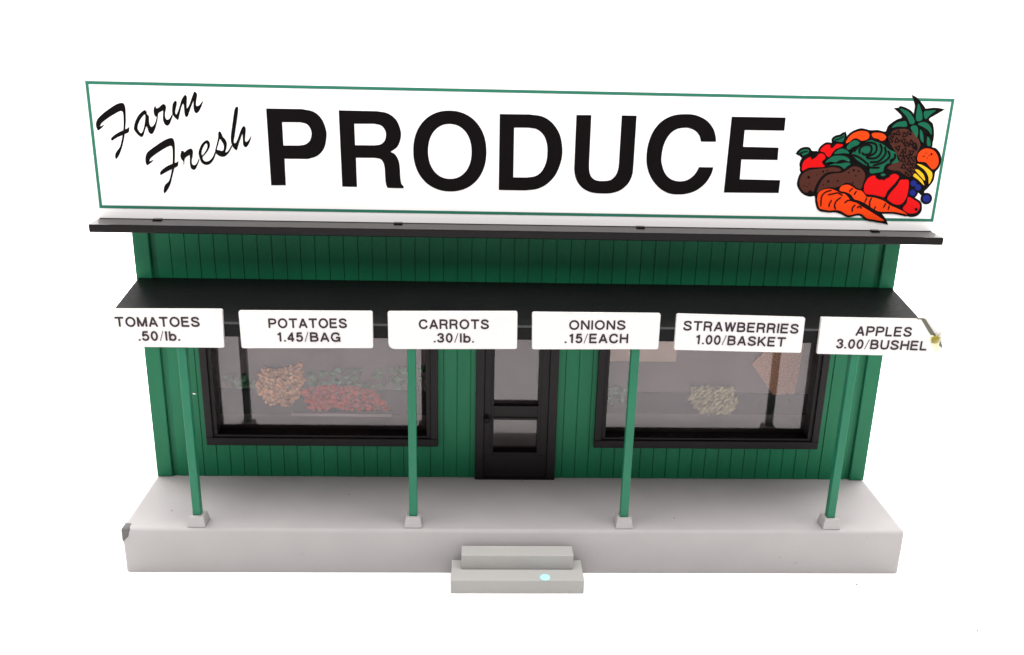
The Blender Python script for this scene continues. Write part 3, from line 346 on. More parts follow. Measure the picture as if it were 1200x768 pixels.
1.0235]]],[0.0022,[[0.8639,1.0553],[0.8774,1.0597],[0.8878,1.0668]]],[0.0035,[[1.0268,1.0641,1],[1.0168,1.0755,1],[1.0295,1.078,1],[1.0268,1.0641,1]]],[0.0035,[[1.046,1.0735,1],
[1.0327,1.0747,1],[1.0384,1.0868,1],[1.046,1.0735,1]]],[0.0035,[[1.0537,1.0672,1],[1.0551,1.0815,1],[1.066,1.071,1],[1.0537,1.0672,1]]],[0.0035,[[1.077,1.0736,1],[1.0639,1.0792,1],
[1.073,1.0882,1],[1.077,1.0736,1]]],[0.0035,[[1.0286,1.0541,1],[1.0157,1.052,1],[1.0188,1.0658,1],[1.0286,1.0541,1]]],[0.0035,[[1.0346,1.0518,1],[1.0365,1.066,1],[1.0471,1.0551,1],
[1.0346,1.0518,1]]],[0.0035,[[1.0626,1.0627,1],[1.0613,1.0483,1],[1.0503,1.0588,1],[1.0626,1.0627,1]]],[0.0035,[[1.0688,1.0557,1],[1.0766,1.0423,1],[1.0631,1.0434,1],[1.0688,
1.0557,1]]],[0.0035,[[1.0791,1.0614,1],[1.089,1.0497,1],[1.0761,1.0476,1],[1.0791,1.0614,1]]],[0.0035,[[1.0486,1.0286,1],[1.0378,1.0392,1],[1.0501,1.043,1],[1.0486,1.0286,1]]],
[0.0035,[[1.0573,1.0309,1],[1.0683,1.0375,1],[1.0696,1.0226,1],[1.0573,1.0309,1]]],[0.0035,[[1.0866,1.0165,1],[1.0788,1.03,1],[1.0922,1.0289,1],[1.0866,1.0165,1]]],[0.0035,
[[1.1001,1.0319,1],[1.0873,1.039,1],[1.0975,1.0468,1],[1.1001,1.0319,1]]],[0.0035,[[1.0667,1.014,1],[1.0532,1.0155,1],[1.0592,1.0277,1],[1.0667,1.014,1]]],[0.0035,[[1.0812,1.0055,
1],[1.0699,1.0157,1],[1.082,1.0202,1],[1.0812,1.0055,1]]],[0.0035,[[1.0991,1.0143,1],[1.0971,1.0,1],[1.0865,1.0112,1],[1.0991,1.0143,1]]],[0.0035,[[1.0671,1.0122,1],[1.0728,0.9978,
1],[1.0593,1.0014,1],[1.0671,1.0122,1]]],[0.0035,[[1.083,1.0043,1],[1.0904,0.9905,1],[1.0769,0.9922,1],[1.083,1.0043,1]]],[0.0035,[[1.0686,0.9943,1],[1.0764,0.9807,1],[1.0629,
0.9818,1],[1.0686,0.9943,1]]],[0.0035,[[1.0922,0.9695,1],[1.08,0.9783,1],[1.0913,0.9846,1],[1.0922,0.9695,1]]],[0.0035,[[1.098,0.9805,1],[1.0925,0.9952,1],[1.106,0.9911,1],[1.098,
0.9805,1]]],[0.0035,[[1.0906,0.9741,1],[1.1042,0.9729,1],[1.0984,0.9604,1],[1.0906,0.9741,1]]],[0.0035,[[1.0777,0.9715,1],[1.0893,0.9616,1],[1.0774,0.9565,1],[1.0777,0.9715,1]]],
[0.0035,[[1.099,0.963,1],[1.1029,0.9479,1],[1.0896,0.9539,1],[1.099,0.963,1]]],[0.0035,[[1.0942,1.0521,1],[1.096,1.0372,1],[1.0835,1.045,1],[1.0942,1.0521,1]]]],"dots":[[[0.8076,
0.9508],[0.8068,0.948],[0.8041,0.9468],[0.8011,0.9479],[0.7996,0.9507],[0.8005,0.9535],[0.8031,0.9547],[0.8061,0.9536]],[[0.9327,0.9729],[0.932,0.9705],[0.9297,0.9694],[0.9272,
0.9704],[0.9258,0.9727],[0.9265,0.9751],[0.9288,0.9762],[0.9313,0.9752]],[[0.9465,0.9703],[0.946,0.9685],[0.9443,0.9677],[0.9424,0.9684],[0.9414,0.9702],[0.9418,0.972],[0.9436,
0.9728],[0.9455,0.9721]],[[0.9394,0.9574],[0.939,0.9558],[0.9375,0.9551],[0.9358,0.9558],[0.9349,0.9574],[0.9353,0.959],[0.9368,0.9597],[0.9385,0.959]],[[0.9183,0.9655],[0.9178,
0.9639],[0.9163,0.9632],[0.9146,0.9639],[0.9137,0.9655],[0.9141,0.9671],[0.9157,0.9678],[0.9174,0.9671]],[[0.8641,0.9405],[0.8635,0.9381],[0.8612,0.937],[0.8586,0.938],[0.8573,
0.9404],[0.858,0.9428],[0.8603,0.9438],[0.8628,0.9429]],[[0.8902,0.9424],[0.8897,0.9406],[0.888,0.9398],[0.8861,0.9405],[0.8851,0.9423],[0.8856,0.9441],[0.8873,0.9449],[0.8892,
0.9442]],[[0.8498,0.9297],[0.8494,0.9283],[0.8481,0.9277],[0.8466,0.9283],[0.8458,0.9297],[0.8462,0.9311],[0.8475,0.9317],[0.849,0.9311]],[[0.8457,0.9676],[0.8451,0.9656],[0.8432,
0.9648],[0.8411,0.9656],[0.84,0.9675],[0.8406,0.9695],[0.8425,0.9704],[0.8446,0.9696]],[[0.8562,0.9701],[0.8558,0.9685],[0.8543,0.9678],[0.8526,0.9684],[0.8517,0.97],[0.8521,
0.9716],[0.8537,0.9723],[0.8554,0.9717]],[[0.8269,0.9583],[0.8267,0.9573],[0.8257,0.9568],[0.8246,0.9572],[0.8241,0.9582],[0.8244,0.9592],[0.8253,0.9596],[0.8264,0.9593]],[[0.9337,
0.9375],[0.9332,0.9359],[0.9317,0.9352],[0.93,0.9358],[0.9291,0.9374],[0.9295,0.939],[0.9311,0.9397],[0.9328,0.9391]],[[0.7955,0.9265],[0.7951,0.9253],[0.794,0.9248],[0.7927,
0.9253],[0.7921,0.9265],[0.7924,0.9277],[0.7936,0.9282],[0.7948,0.9277]],[[0.8041,0.9238],[0.8038,0.9228],[0.8029,0.9224],[0.8018,0.9228],[0.8013,0.9238],[0.8016,0.9248],[0.8025,
0.9252],[0.8036,0.9248]],[[0.8102,0.9325],[0.8099,0.9314],[0.809,0.931],[0.8079,0.9314],[0.8074,0.9324],[0.8076,0.9334],[0.8086,0.9338],[0.8097,0.9335]],[[0.819,0.9084],[0.8178,
0.9043],[0.814,0.9026],[0.8097,0.9042],[0.8075,0.9082],[0.8087,0.9122],[0.8125,0.914],[0.8168,0.9124]],[[1.147,1.0217],[1.1464,1.0195],[1.1443,1.0185],[1.1418,1.0194],[1.1405,
1.0216],[1.1411,1.0238],[1.1432,1.0248],[1.1456,1.0239]],[[1.1299,1.024],[1.1296,1.0229],[1.1285,1.0224],[1.1273,1.0229],[1.1266,1.024],[1.1269,1.0251],[1.128,1.0256],[1.1292,
1.0251]],[[1.1258,1.016],[1.1255,1.0149],[1.1244,1.0144],[1.1232,1.0149],[1.1226,1.016],[1.1228,1.0171],[1.1239,1.0176],[1.1251,1.0171]],[[1.1347,1.0109],[1.1345,1.0098],[1.1334,
1.0093],[1.1322,1.0097],[1.1315,1.0108],[1.1318,1.012],[1.1329,1.0125],[1.1341,1.012]],[[1.1223,1.0144],[1.122,1.0133],[1.1209,1.0128],[1.1197,1.0132],[1.1191,1.0143],[1.1193,
1.0154],[1.1204,1.0159],[1.1216,1.0155]],[[1.139,1.0179],[1.1387,1.0167],[1.1376,1.0162],[1.1364,1.0167],[1.1357,1.0178],[1.136,1.0189],[1.1371,1.0194],[1.1383,1.019]],[[1.1299,
0.8645],[1.1291,0.8613],[1.1262,0.86],[1.1229,0.8612],[1.1211,0.8643],[1.1219,0.8674],[1.1248,0.8687],[1.1281,0.8675]]],"border":[[-1.1771,1.1729],[1.1844,1.1742],[1.1824,0.8287],
[-1.1783,0.8291]],"corners":[[[-1.1193,0.63],[-0.7807,0.6333],[-0.783,0.5276],[-1.1227,0.5272]],[[-0.7408,0.6299],[-0.3961,0.6325],[-0.3963,0.5309],[-0.739,0.5269]],[[-0.3576,
0.6326],[-0.0203,0.637],[-0.0188,0.5329],[-0.3573,0.5289]],[[0.0175,0.6356],[0.3552,0.6364],[0.3558,0.5365],[0.0199,0.5326]],[[0.3969,0.6358],[0.7393,0.6303],[0.7402,0.5307],
[0.397,0.5353]],[[0.7814,0.6313],[1.1049,0.6385],[1.1227,0.5241],[0.782,0.5288]]],"text":[["TOMATOES",[-1.0566,0.583],[-0.8414,0.5857],0.0263],[".50/lb.",[-1.0011,0.5455],[-0.895,
0.5467],0.0258],["POTATOES",[-0.665,0.5844],[-0.4631,0.5869],0.0257],["1.45/BAG",[-0.6469,0.5473],[-0.4806,0.5489],0.0252],["CARROTS",[-0.2768,0.5868],[-0.0943,0.5887],0.0258],
[".30/lb.",[-0.2381,0.5498],[-0.133,0.5506],0.0253],["ONIONS",[0.1158,0.5894],[0.2642,0.5913],0.0255],[".15/EACH",[0.1062,0.5522],[0.2733,0.5538],0.0257],["STRAWBERRIES",[0.4169,
0.5913],[0.7241,0.5858],0.0263],["1.00/BASKET",[0.4507,0.5534],[0.6932,0.5486],0.0259],["APPLES",[0.8791,0.5819],[1.0296,0.5808],0.0265],["3.00/BUSHEL",[0.8312,0.5459],[1.0769,
0.5425],0.0261]]}"""
ART = json.loads(ART_JSON)

# ------------------------------------------------------------------ the surface it stands on: seamless white paper
ZB = -0.1384
bm = bmesh.new(); prof = [(-9, ZB)]
prof += [(4.0, ZB)] + [(4.0+2.5*math.sin(a), ZB+2.5-2.5*math.cos(a)) for a in [i*math.pi/2/14 for i in range(1, 15)]] + [(6.5, 9.0)]
vs = [[bm.verts.new((x, y, z)) for y, z in prof] for x in (-12, 12)]
for i in range(len(prof)-1): bm.faces.new((vs[0][i], vs[1][i], vs[1][i+1], vs[0][i+1]))
tt = obj('tabletop', bm, PAPER, smooth=True)
tt['kind'] = 'structure'

# ------------------------------------------------------------------ the toy
root = bpy.data.objects.new('toy_market_stand', None); C.objects.link(root); root.location = (0, 0, 0); root.empty_display_size = 0.3
root['label'] = 'green plastic toy shop with black awning and two windows on a light grey base'
root['category'] = 'toy building'

YW, HW, WB = 0.311, 0.777, 1.095          # wall face, wall height, half width of the building
YBACK = 0.86
# base
bm = bmesh.new(); box(bm, -1.1, 1.1, 0, YBACK+0.05, ZB-0.008, 0, 0.012, 4)
bmesh.ops.bisect_plane(bm, geom=list(bm.verts)+list(bm.edges)+list(bm.faces), plane_co=(0, 0, ZB+0.0003), plane_no=(0, 0, 1), clear_inner=True)
base = obj('base', bm, GREY, root, True)
bm = bmesh.new()
box(bm, -1.1011, -1.0745, -0.0011, 0.034, -0.044, 0.0011, 0.0080, 4)
for v in bm.verts:
    if v.co.z < -0.012: v.co.z += 1.0*(v.co.x+1.0985)+0.003*math.sin(v.co.x*900+v.co.y*500)
    if v.co.y > 0.012: v.co.y += 0.9*max(0, -1.088-v.co.x)*0.8
obj('chipped_corner', bm, CHIP, base, True, 'dark grey chipped spot on the left front corner')
for x, z, l, a in ((0.748, -0.084, 0.019, 0.9), (0.797, -0.103, 0.017, 0.8), (0.800, -0.047, 0.008, 0.9), (0.99, -0.02, 0.004, 0.3)):
    bm = bmesh.new(); blob(bm, (x, 0.0005, z), (l/2, 0.0010, 0.0009), a, 1, 0.2); obj('scuff_mark', bm, SPECK, base, True)
for x, y in ((0.97, 0.19), (-0.99, 0.10), (0.90, 0.016), (0.02, 0.285), (-0.5, 0.2), (0.45, 0.07)):
    bm = bmesh.new(); blob(bm, (x, y, 0.0004), (0.0022, 0.0028, 0.0010), 0, 1, 0.3); obj('speck', bm, SPECK, base, True)
for x0, x1, y0, z0, z1 in ((-0.161, 0.150, -0.048, -0.0955, -0.0496), (-0.1885, 0.1765, -0.100, ZB, -0.0955)):
    bm = bmesh.new(); box(bm, x0, x1, y0, 0.001, z0, z1, 0.0022, 2); s = obj('step', bm, STEPG, root)
bm = bmesh.new(); blob(bm, (0.0700, -0.0860, -0.0952), (0.0140, 0.0150, 0.0016), 0, 3)  # flattened pale cyan spot at the front edge of the lower step
obj('cyan_spot', bm, CYAN, s, True, 'pale cyan spot on the edge of the lower step')

# walls: real boards with gaps in front of a backing panel, cut round the openings
WL = (-0.91125, -0.26325, 0.122, 0.535); WR = (0.26325, 0.91125, 0.122, 0.535); DR = (-0.10125, 0.10125, -0.001, 0.545)
HOLES = (WL, WR, DR)
def cells(bm, x0, x1, z0, z1, y0, y1, bev=0.0):
    zs = sorted({z0, z1} | {h[k] for h in HOLES for k in (2, 3) if h[0] < x1-1e-4 and h[1] > x0+1e-4 and z0 < h[k] < z1})
    run = None
    for a, b in zip(zs, zs[1:]):
        solid = not any(h[0] < x1-1e-4 and h[1] > x0+1e-4 and h[2] < b-1e-4 and h[3] > a+1e-4 for h in HOLES)
        if solid: run = (run[0], b) if run else (a, b)
        if (not solid or b == zs[-1]) and run: box(bm, x0, x1, y0, y1, run[0], run[1], bev, 1); run = None
bm = bmesh.new()
xs = sorted({-WB+0.012, WB-0.012} | {h[k] for h in HOLES for k in (0, 1)})
for a, b in zip(xs, xs[1:]): cells(bm, a, b, 0.0005, HW, YW+0.0038, YW+0.03)
pitch = 0.0405; n = int(2*1.05/pitch); start = -n*pitch/2
for i in range(n):
    x0, x1 = start+i*pitch+0.0008, start+(i+1)*pitch-0.0008
    yy = YW + random.uniform(-0.0006, 0.0006)
    cuts = sorted({x0, x1} | {h[k] for h in HOLES for k in (0, 1) if x0+0.003 < h[k] < x1-0.003})
    for a, b in zip(cuts, cuts[1:]):
        if b-a > 0.004: cells(bm, a, b, 0.001, HW-0.001, yy, YW+0.0034, 0.0009)
obj('front_wall', bm, GREEN, root)
for sx in (-1, 1):
    bm = bmesh.new(); a, b = sorted((sx*1.049, sx*WB)); box(bm, a, b, YW-0.006, YW+0.035, 0.0007, HW, 0.003, 2)
    obj('corner_board', bm, GREEN, root)
    bm = bmesh.new()
    for k in range(12):
        y0 = YW+0.036+k*0.042; a, b = sorted((sx*(WB-0.022), sx*(WB-0.003))); box(bm, a, b, y0, y0+0.0405, 0.0007, HW-0.001, 0.0013, 1)
    obj('side_wall', bm, GREEN, root)
bm = bmesh.new(); box(bm, -WB+0.004, WB-0.004, YBACK-0.02, YBACK, 0.0007, HW-0.001, 0.002, 1)
obj('back_wall', bm, GREEN, root)

# roof plate
bm = bmesh.new(); box(bm, -1.185, 1.185, 0.24, YBACK+0.05, HW+0.0003, 0.800, 0.0022, 2)
obj('roof', bm, ROOFB, root, False)

# awning
bm = bmesh.new()
xprism(bm, [(YW-0.001, 0.632), (0.036, 0.594), (0.028, 0.590), (0.027, 0.556), (0.036, 0.556), (0.037, 0.580), (YW-0.001, 0.617)], -1.089, 1.089, 0.0018)
obj('awning', bm, BLACK, root)

# posts
for x in (-0.8962, -0.2975, 0.2965, 0.8885):
    bm = bmesh.new(); box(bm, x-0.0112, x+0.0112, 0.0228, 0.0452, 0.026, 0.574, 0.0022, 2); p = obj('post', bm, POSTG, root)
    bm = bmesh.new(); frustum(bm, x, 0.034, 0.0003, 0.030, 0.0255, 0.0205); obj('post_foot', bm, GREY, p)

bm = bmesh.new(); blob(bm, (-0.9625, YW-0.001, 0.274), (0.0055, 0.0014, 0.0028), -0.3, 1, 0.3); obj('dust_fleck', bm, WHITE, root, True, 'small white fleck stuck on the green wall')
# windows
def ring(bm, x0, x1, z0, z1, y0, y1, wl, wr, wb, wt, bev=0.0025):
    box(bm, x0, x1, y0, y1, z0, z0+wb, bev); box(bm, x0, x1, y0, y1, z1-wt, z1, bev)
    box(bm, x0, x0+wl, y0+0.0004, y1, z0+wb-0.001, z1-wt+0.001, bev); box(bm, x1-wr, x1, y0+0.0004, y1, z0+wb-0.001, z1-wt+0.001, bev)
def window(x0, x1, label):
    bm = bmesh.new()
    ring(bm, x0, x1, 0.1105, 0.548, 0.297, 0.318, 0.022, 0.022, 0.026, 0.022)
    ring(bm, x0+0.0215, x1-0.0215, 0.136, 0.527, 0.304, 0.350, 0.013, 0.013, 0.0085, 0.012, 0.002)
    wn = obj('window', bm, TRIM, root, False, label)
    bm = bmesh.new(); box(bm, x0+0.034, x1-0.034, 0.341, 0.344, 0.1435, 0.516); obj('pane', bm, GLASS, wn)
    return wn
win1 = window(-0.936, -0.2395, 'black framed shop window with piled potatoes and tomatoes behind it')
win2 = window(0.2372, 0.9325, 'black framed shop window with a yellow pile behind it')

# door
bm = bmesh.new()
ring(bm, -0.1262, 0.1198, 0.0006, 0.556, 0.296, 0.318, 0.026, 0.026, 0.004, 0.02)
def panel(z0, z1): box(bm, -0.1005, 0.0945, 0.304, 0.335, z0, z1, 0.002)
panel(0.0045, 0.083); panel(0.209, 0.240); box(bm, -0.1005, -0.0735, 0.3043, 0.335, 0.080, 0.54, 0.002); box(bm, 0.0655, 0.0945, 0.3043, 0.335, 0.080, 0.54, 0.002)
panel(0.51, 0.54)
box(bm, -0.078, 0.070, 0.2995, 0.320, 0.236, 0.248, 0.002); box(bm, -0.078, 0.070, 0.3012, 0.320, 0.200, 0.2095, 0.002)
box(bm, -0.078, 0.070, 0.3012, 0.320, 0.083, 0.0925, 0.002); box(bm, -0.0785, -0.071, 0.3008, 0.320, 0.0835, 0.535, 0.002); box(bm, 0.0625, 0.070, 0.3008, 0.320, 0.0835, 0.535, 0.002)
door = obj('door', bm, TRIM, root)
bm = bmesh.new(); box(bm, -0.0735, 0.0655, 0.322, 0.325, 0.083, 0.2); obj('pane', bm, GLASS, door)
bm = bmesh.new(); box(bm, -0.0735, 0.0655, 0.322, 0.325, 0.24, 0.51); obj('pane', bm, GLASS, door)
bm = bmesh.new(); blob(bm, (-0.0915, 0.292, 0.206), (0.0085, 0.008, 0.0085), 0, 2); blob(bm, (-0.0915, 0.300, 0.206), (0.0045, 0.01, 0.0045), 0, 2); blob(bm, (-0.0915, 0.303, 0.203), (0.010, 0.002, 0.016), 0, 2)
obj('door_knob', bm, TRIM, door, True)

# the printed and moulded insert behind the windows
YC = 0.385
bm = bmesh.new(); box(bm, -1.06, 1.06, YC, YC+0.008, 0.01, 0.70)
card = obj('display_card', bm, CARD, root)
bm = bmesh.new(); box(bm, -0.91, -0.265, YC-0.004, YC-0.0005, 0.178, 0.2605); obj('counter', bm, SHELF, card)
bm = bmesh.new(); box(bm, 0.25, 0.915, YC-0.004, YC-0.0005, 0.190, 0.2605); obj('counter', bm, SHELF, card)
def heap(name, outline, n, size, mat, depth=0.016, jit=0.12, ang=(0, 3.1), sub=1, back=False):
    bm = bmesh.new(); xs = [p[0] for p in outline]; zs = [p[1] for p in outline]
    def inside(x, z):
        c = False
        for i in range(len(outline)):
            (x1, z1), (x2, z2) = outline[i-1], outline[i]
            if (z1 > z) != (z2 > z) and x < (x2-x1)*(z-z1)/(z2-z1)+x1: c = not c
        return c
    if back: cx, cz = sum(xs)/len(xs), sum(zs)/len(zs); prism(bm, [(cx+(x-cx)*0.95, cz+(z-cz)*0.93) for x, z in outline], YC-0.0075, YC-0.003)
    k = 0; done = []
    while k < n and len(done) < 20000:
        x, z = random.uniform(min(xs), max(xs)), random.uniform(min(zs), max(zs)); done.append(0)
        if not inside(x, z): continue
        s = random.uniform(0.8, 1.2); d = random.random()*depth
        blob(bm, (x, YC-0.004-d, z), (size[0]*s, min(size[0], size[1])*s*0.55, size[1]*s), random.uniform(*ang), sub, jit); k += 1
    return obj(name, bm, mat, card, True)
heap('greens', [(-0.63, 0.27), (-0.64, 0.315), (-0.56, 0.33), (-0.52, 0.34), (-0.44, 0.325), (-0.36, 0.345), (-0.27, 0.335), (-0.265, 0.27)], 110, (0.0105, 0.0065), LEAFY, 0.008, 0.35)
heap('greens', [(-0.89, 0.27), (-0.88, 0.305), (-0.80, 0.30), (-0.80, 0.27)], 14, (0.016, 0.009), LEAFY, 0.006, 0.35)
heap('potatoes', [(-0.79, 0.30), (-0.775, 0.33), (-0.70, 0.335), (-0.655, 0.352), (-0.648, 0.30), (-0.66, 0.25), (-0.69, 0.212), (-0.765, 0.216), (-0.795, 0.26)], 330, (0.0078, 0.0054), POTATO, 0.018, back=True)
heap('tomatoes', [(-0.645, 0.20), (-0.655, 0.265), (-0.60, 0.275), (-0.52, 0.277), (-0.435, 0.265), (-0.40, 0.22), (-0.385, 0.20)], 330, (0.0072, 0.0068), TOMATO, 0.014, 0.06, back=True)
bm = bmesh.new(); box(bm, -0.69, -0.385, YC-0.024, YC-0.004, 0.180, 0.190, 0.002); obj('tray', bm, TRAY, card)
heap('bananas', [(0.535, 0.285), (0.60, 0.283), (0.665, 0.285), (0.685, 0.24), (0.675, 0.20), (0.575, 0.20), (0.54, 0.24)], 260, (0.0125, 0.0040), BANANA, 0.018, 0.04, (0.1, 1.4), back=True)
heap('greens', [(0.27, 0.225), (0.27, 0.28), (0.33, 0.275), (0.33, 0.225)], 12, (0.016, 0.010), LEAFY, 0.006, 0.3)
bm = bmesh.new(); box(bm, 0.282, 0.487, YC-0.0035, YC-0.0005, 0.364, 0.50); obj('pale_board', bm, BOARDP, card)
bm = bmesh.new(); prism(bm, [(0.722, 0.360), (0.80, 0.258), (0.868, 0.262), (0.880, 0.46), (0.80, 0.452)], YC-0.006, YC-0.003)
obj('burlap_sack', bm, BURLAP, card)

for x, z, l, a in ((0.842, 0.262, 0.010, 0.5), (0.853, 0.240, 0.012, -0.7), (0.765, 0.236, 0.006, 0.1), (0.760, 0.222, 0.006, 0.0), (0.60, 0.165, 0.004, 0.5), (-0.33, 0.405, 0.005, 0), (-0.44, 0.395, 0.004, 0), (-0.52, 0.335, 0.004, 0.4)):
    bm = bmesh.new(); blob(bm, (x, YC-0.008, z), (l/2, 0.001, 0.0018), a, 1, 0.3); obj('dirt_speck', bm, TRIM, card)

# roof sign
YS = 0.315
bm = bmesh.new(); box(bm, -1.188, 1.196, YS, YS+0.018, 0.8004, 1.192, 0.0012, 1)
sign = obj('roof_sign', bm, WHITE, None, False, 'long white roof sign reading Farm Fresh PRODUCE above a printed heap of fruit'.replace(' above', ' beside'))
sign['category'] = 'sign'
B = [Vector(p) for p in ART['border']]; ce = sum(B, Vector((0, 0)))/4; th = 0.0083
def inset(p): return Vector((p.x - math.copysign(th, p.x-ce.x), p.y - math.copysign(th, p.y-ce.y)))
bm = bmesh.new(); flat(bm, [[tuple(p) for p in B], [tuple(inset(p)) for p in B]], YS-0.0006, raw=True)
obj('border', bm, LINEG, sign)
bm = bmesh.new()
for i, g in enumerate(ART['big']): flat(bm, g, YS-0.0008, n=7)
obj('lettering', bm, INK, sign, False, 'bold black capitals reading PRODUCE')
bm = bmesh.new()
for i, g in enumerate(ART['script']): flat(bm, g, YS-0.0008-0.00006*i)
obj('lettering', bm, INK, sign, False, 'black brush script reading Farm Fresh')
bm = bmesh.new(); keys = list(EM)
for i, g in enumerate(ART['sil']): flat(bm, [g], YS-0.0012-0.00005*i, 0)
for i, (c, l) in enumerate(ART['col']): q = [tuple(p) for p in smooth_loop(l, 4)]; stroke(bm, [p+(1,) for p in q+q[:2]], 0.0125, YS-0.0016-0.000002*i, 0, 1)
for i, (c, l) in enumerate(ART['col']): flat(bm, [l], YS-0.0018-0.00002*i, keys.index(c))
for i, (wd, l) in enumerate(ART['ink']): stroke(bm, l, wd*1.4, YS-0.0030-0.000008*i, 0)
for i, l in enumerate(ART['dots']): flat(bm, [l], YS-0.0030-0.00001*i, 0, n=2)
obj('fruit_emblem', bm, [EM[k] for k in keys], sign, False, 'printed heap of fruit and vegetables with a pineapple')
for x in (-1.019, -0.350, 0.336, 1.013):
    bm = bmesh.new(); box(bm, x-0.0125, x+0.0125, YS-0.018, YS-0.0016, 0.8003, 0.8040, 0.0016, 2); obj('sign_bracket', bm, ROOFB, sign)

# price signs along the awning
YP = 0.0195
def oval(cx, cy, rx, ry, n=26): return [(cx+rx*math.cos(2*math.pi*k/n), cy+ry*math.sin(2*math.pi*k/n), 1) for k in range(n+1)]
def ln(x0, y0, x1, y1): return [(x0, y0, 1), (x1, y1, 1)]
STEM = ln(.08, 0, .08, 1); BOWL = [(.06, .925, 1), (.44, .925, 1), (.64, .86), (.70, .70), (.64, .53), (.44, .465, 1), (.06, .465, 1)]
GL = {'T': (.82, [ln(0, .925, .82, .925), ln(.41, .93, .41, 0)]), 'O': (.94, [oval(.47, .5, .39, .44)]),
 'M': (.92, [STEM, ln(.84, 0, .84, 1), ln(.07, .96, .46, .03), ln(.85, .96, .46, .03)]), 'A': (.84, [ln(.06, 0, .42, .98), ln(.78, 0, .42, .98), ln(.2, .31, .64, .31)]),
 'E': (.76, [STEM, ln(.08, .925, .71, .925), ln(.08, .52, .66, .52), ln(.08, .075, .73, .075)]),
 'S': (.80, [[(.70, .70), (.62, .87), (.39, .93), (.16, .86), (.12, .68), (.30, .55), (.56, .46), (.72, .29), (.64, .13), (.40, .07), (.15, .13), (.07, .32)]]),
 'P': (.78, [STEM, BOWL]), 'R': (.82, [STEM, BOWL, [(.46, .465), (.61, .41), (.66, .27), (.68, .09), (.75, 0)]]),
 'B': (.80, [STEM, [(.06, .925, 1), (.44, .925, 1), (.60, .87), (.65, .73), (.60, .59), (.44, .53, 1), (.06, .53, 1)], [(.06, .53, 1), (.46, .53, 1), (.65, .46), (.71, .30), (.65, .14), (.46, .075, 1), (.06, .075, 1)]]),
 'G': (.92, [[(.80, .70), (.68, .87), (.46, .93), (.2, .83), (.08, .5), (.2, .17), (.46, .07), (.67, .13), (.80, .30)], ln(.48, .44, .88, .44), ln(.81, .48, .81, 0)]),
 'C': (.88, [[(.79, .68), (.67, .87), (.46, .93), (.2, .83), (.08, .5), (.2, .17), (.46, .07), (.68, .13), (.80, .34)]]),
 'N': (.80, [STEM, ln(.72, 0, .72, 1), ln(.09, .97, .71, .03)]), 'I': (.16, [STEM]), 'H': (.80, [STEM, ln(.72, 0, .72, 1), ln(.08, .52, .72, .52)]),
 'W': (1.04, [ln(.06, 1, .28, .02), ln(.28, .02, .52, .98), ln(.52, .98, .76, .02), ln(.76, .02, .98, 1)]),
 'U': (.80, [[(.08, 1, 1), (.08, .36, 1), (.16, .15), (.40, .07), (.64, .15), (.72, .36, 1), (.72, 1, 1)]]), 'L': (.66, [STEM, ln(.08, .075, .64, .075)]),
 'K': (.80, [STEM, ln(.08, .33, .70, 1), ln(.28, .56, .76, 0)]), '/': (.36, [ln(.02, -.03, .34, 1.03)]), '0': (.64, [oval(.32, .5, .24, .43)]),
 '1': (.56, [ln(.38, 0, .38, 1), [(.12, .77, 1), (.30, .82), (.38, .97)]]),
 '3': (.64, [[(.08, .72), (.16, .88), (.32, .93), (.49, .86), (.53, .71), (.44, .57), (.26, .53)], [(.26, .53), (.47, .48), (.57, .30), (.49, .13), (.31, .07), (.13, .13), (.07, .29)]]),
 '4': (.66, [ln(.46, 0, .46, 1), ln(.49, .98, .05, .28), ln(.03, .27, .64, .27)]),
 '5': (.64, [ln(.57, .925, .14, .925), ln(.17, .96, .10, .46), [(.09, .49), (.21, .59), (.36, .62), (.52, .53), (.57, .34), (.49, .14), (.30, .07), (.13, .13), (.07, .27)]]),
 '.': (.16, [ln(.08, 0, .08, .16)]), 'l': (.16, [STEM]), 'b': (.66, [STEM, oval(.34, .355, .255, .29)])}
def put_text(bm, txt, a, b, cap, y):                  # plain grotesque capitals drawn with one pen width
    total = sum(GL[c][0] for c in txt)+0.16*(len(txt)-1); pen = 0.0; k = 0
    a, b = Vector(a), Vector(b); d = (b-a)/total; up = Vector((-d.y, d.x)).normalized()*cap
    for ch in txt:
        adv, st = GL[ch]
        for pts in st:
            pts = [tuple(a+d*(p[0]+pen)+up*p[1])+tuple(p[2:]) for p in pts]
            stroke(bm, pts, cap*(0.075 if ch == '/' else 0.195), y-0.000012*k, taper=1); k += 1
        pen += adv+0.16
WORDS = ('TOMATOES .50/lb.', 'POTATOES 1.45/BAG', 'CARROTS .30/lb.', 'ONIONS .15/EACH', 'STRAWBERRIES 1.00/BASKET', 'APPLES 3.00/BUSHEL')
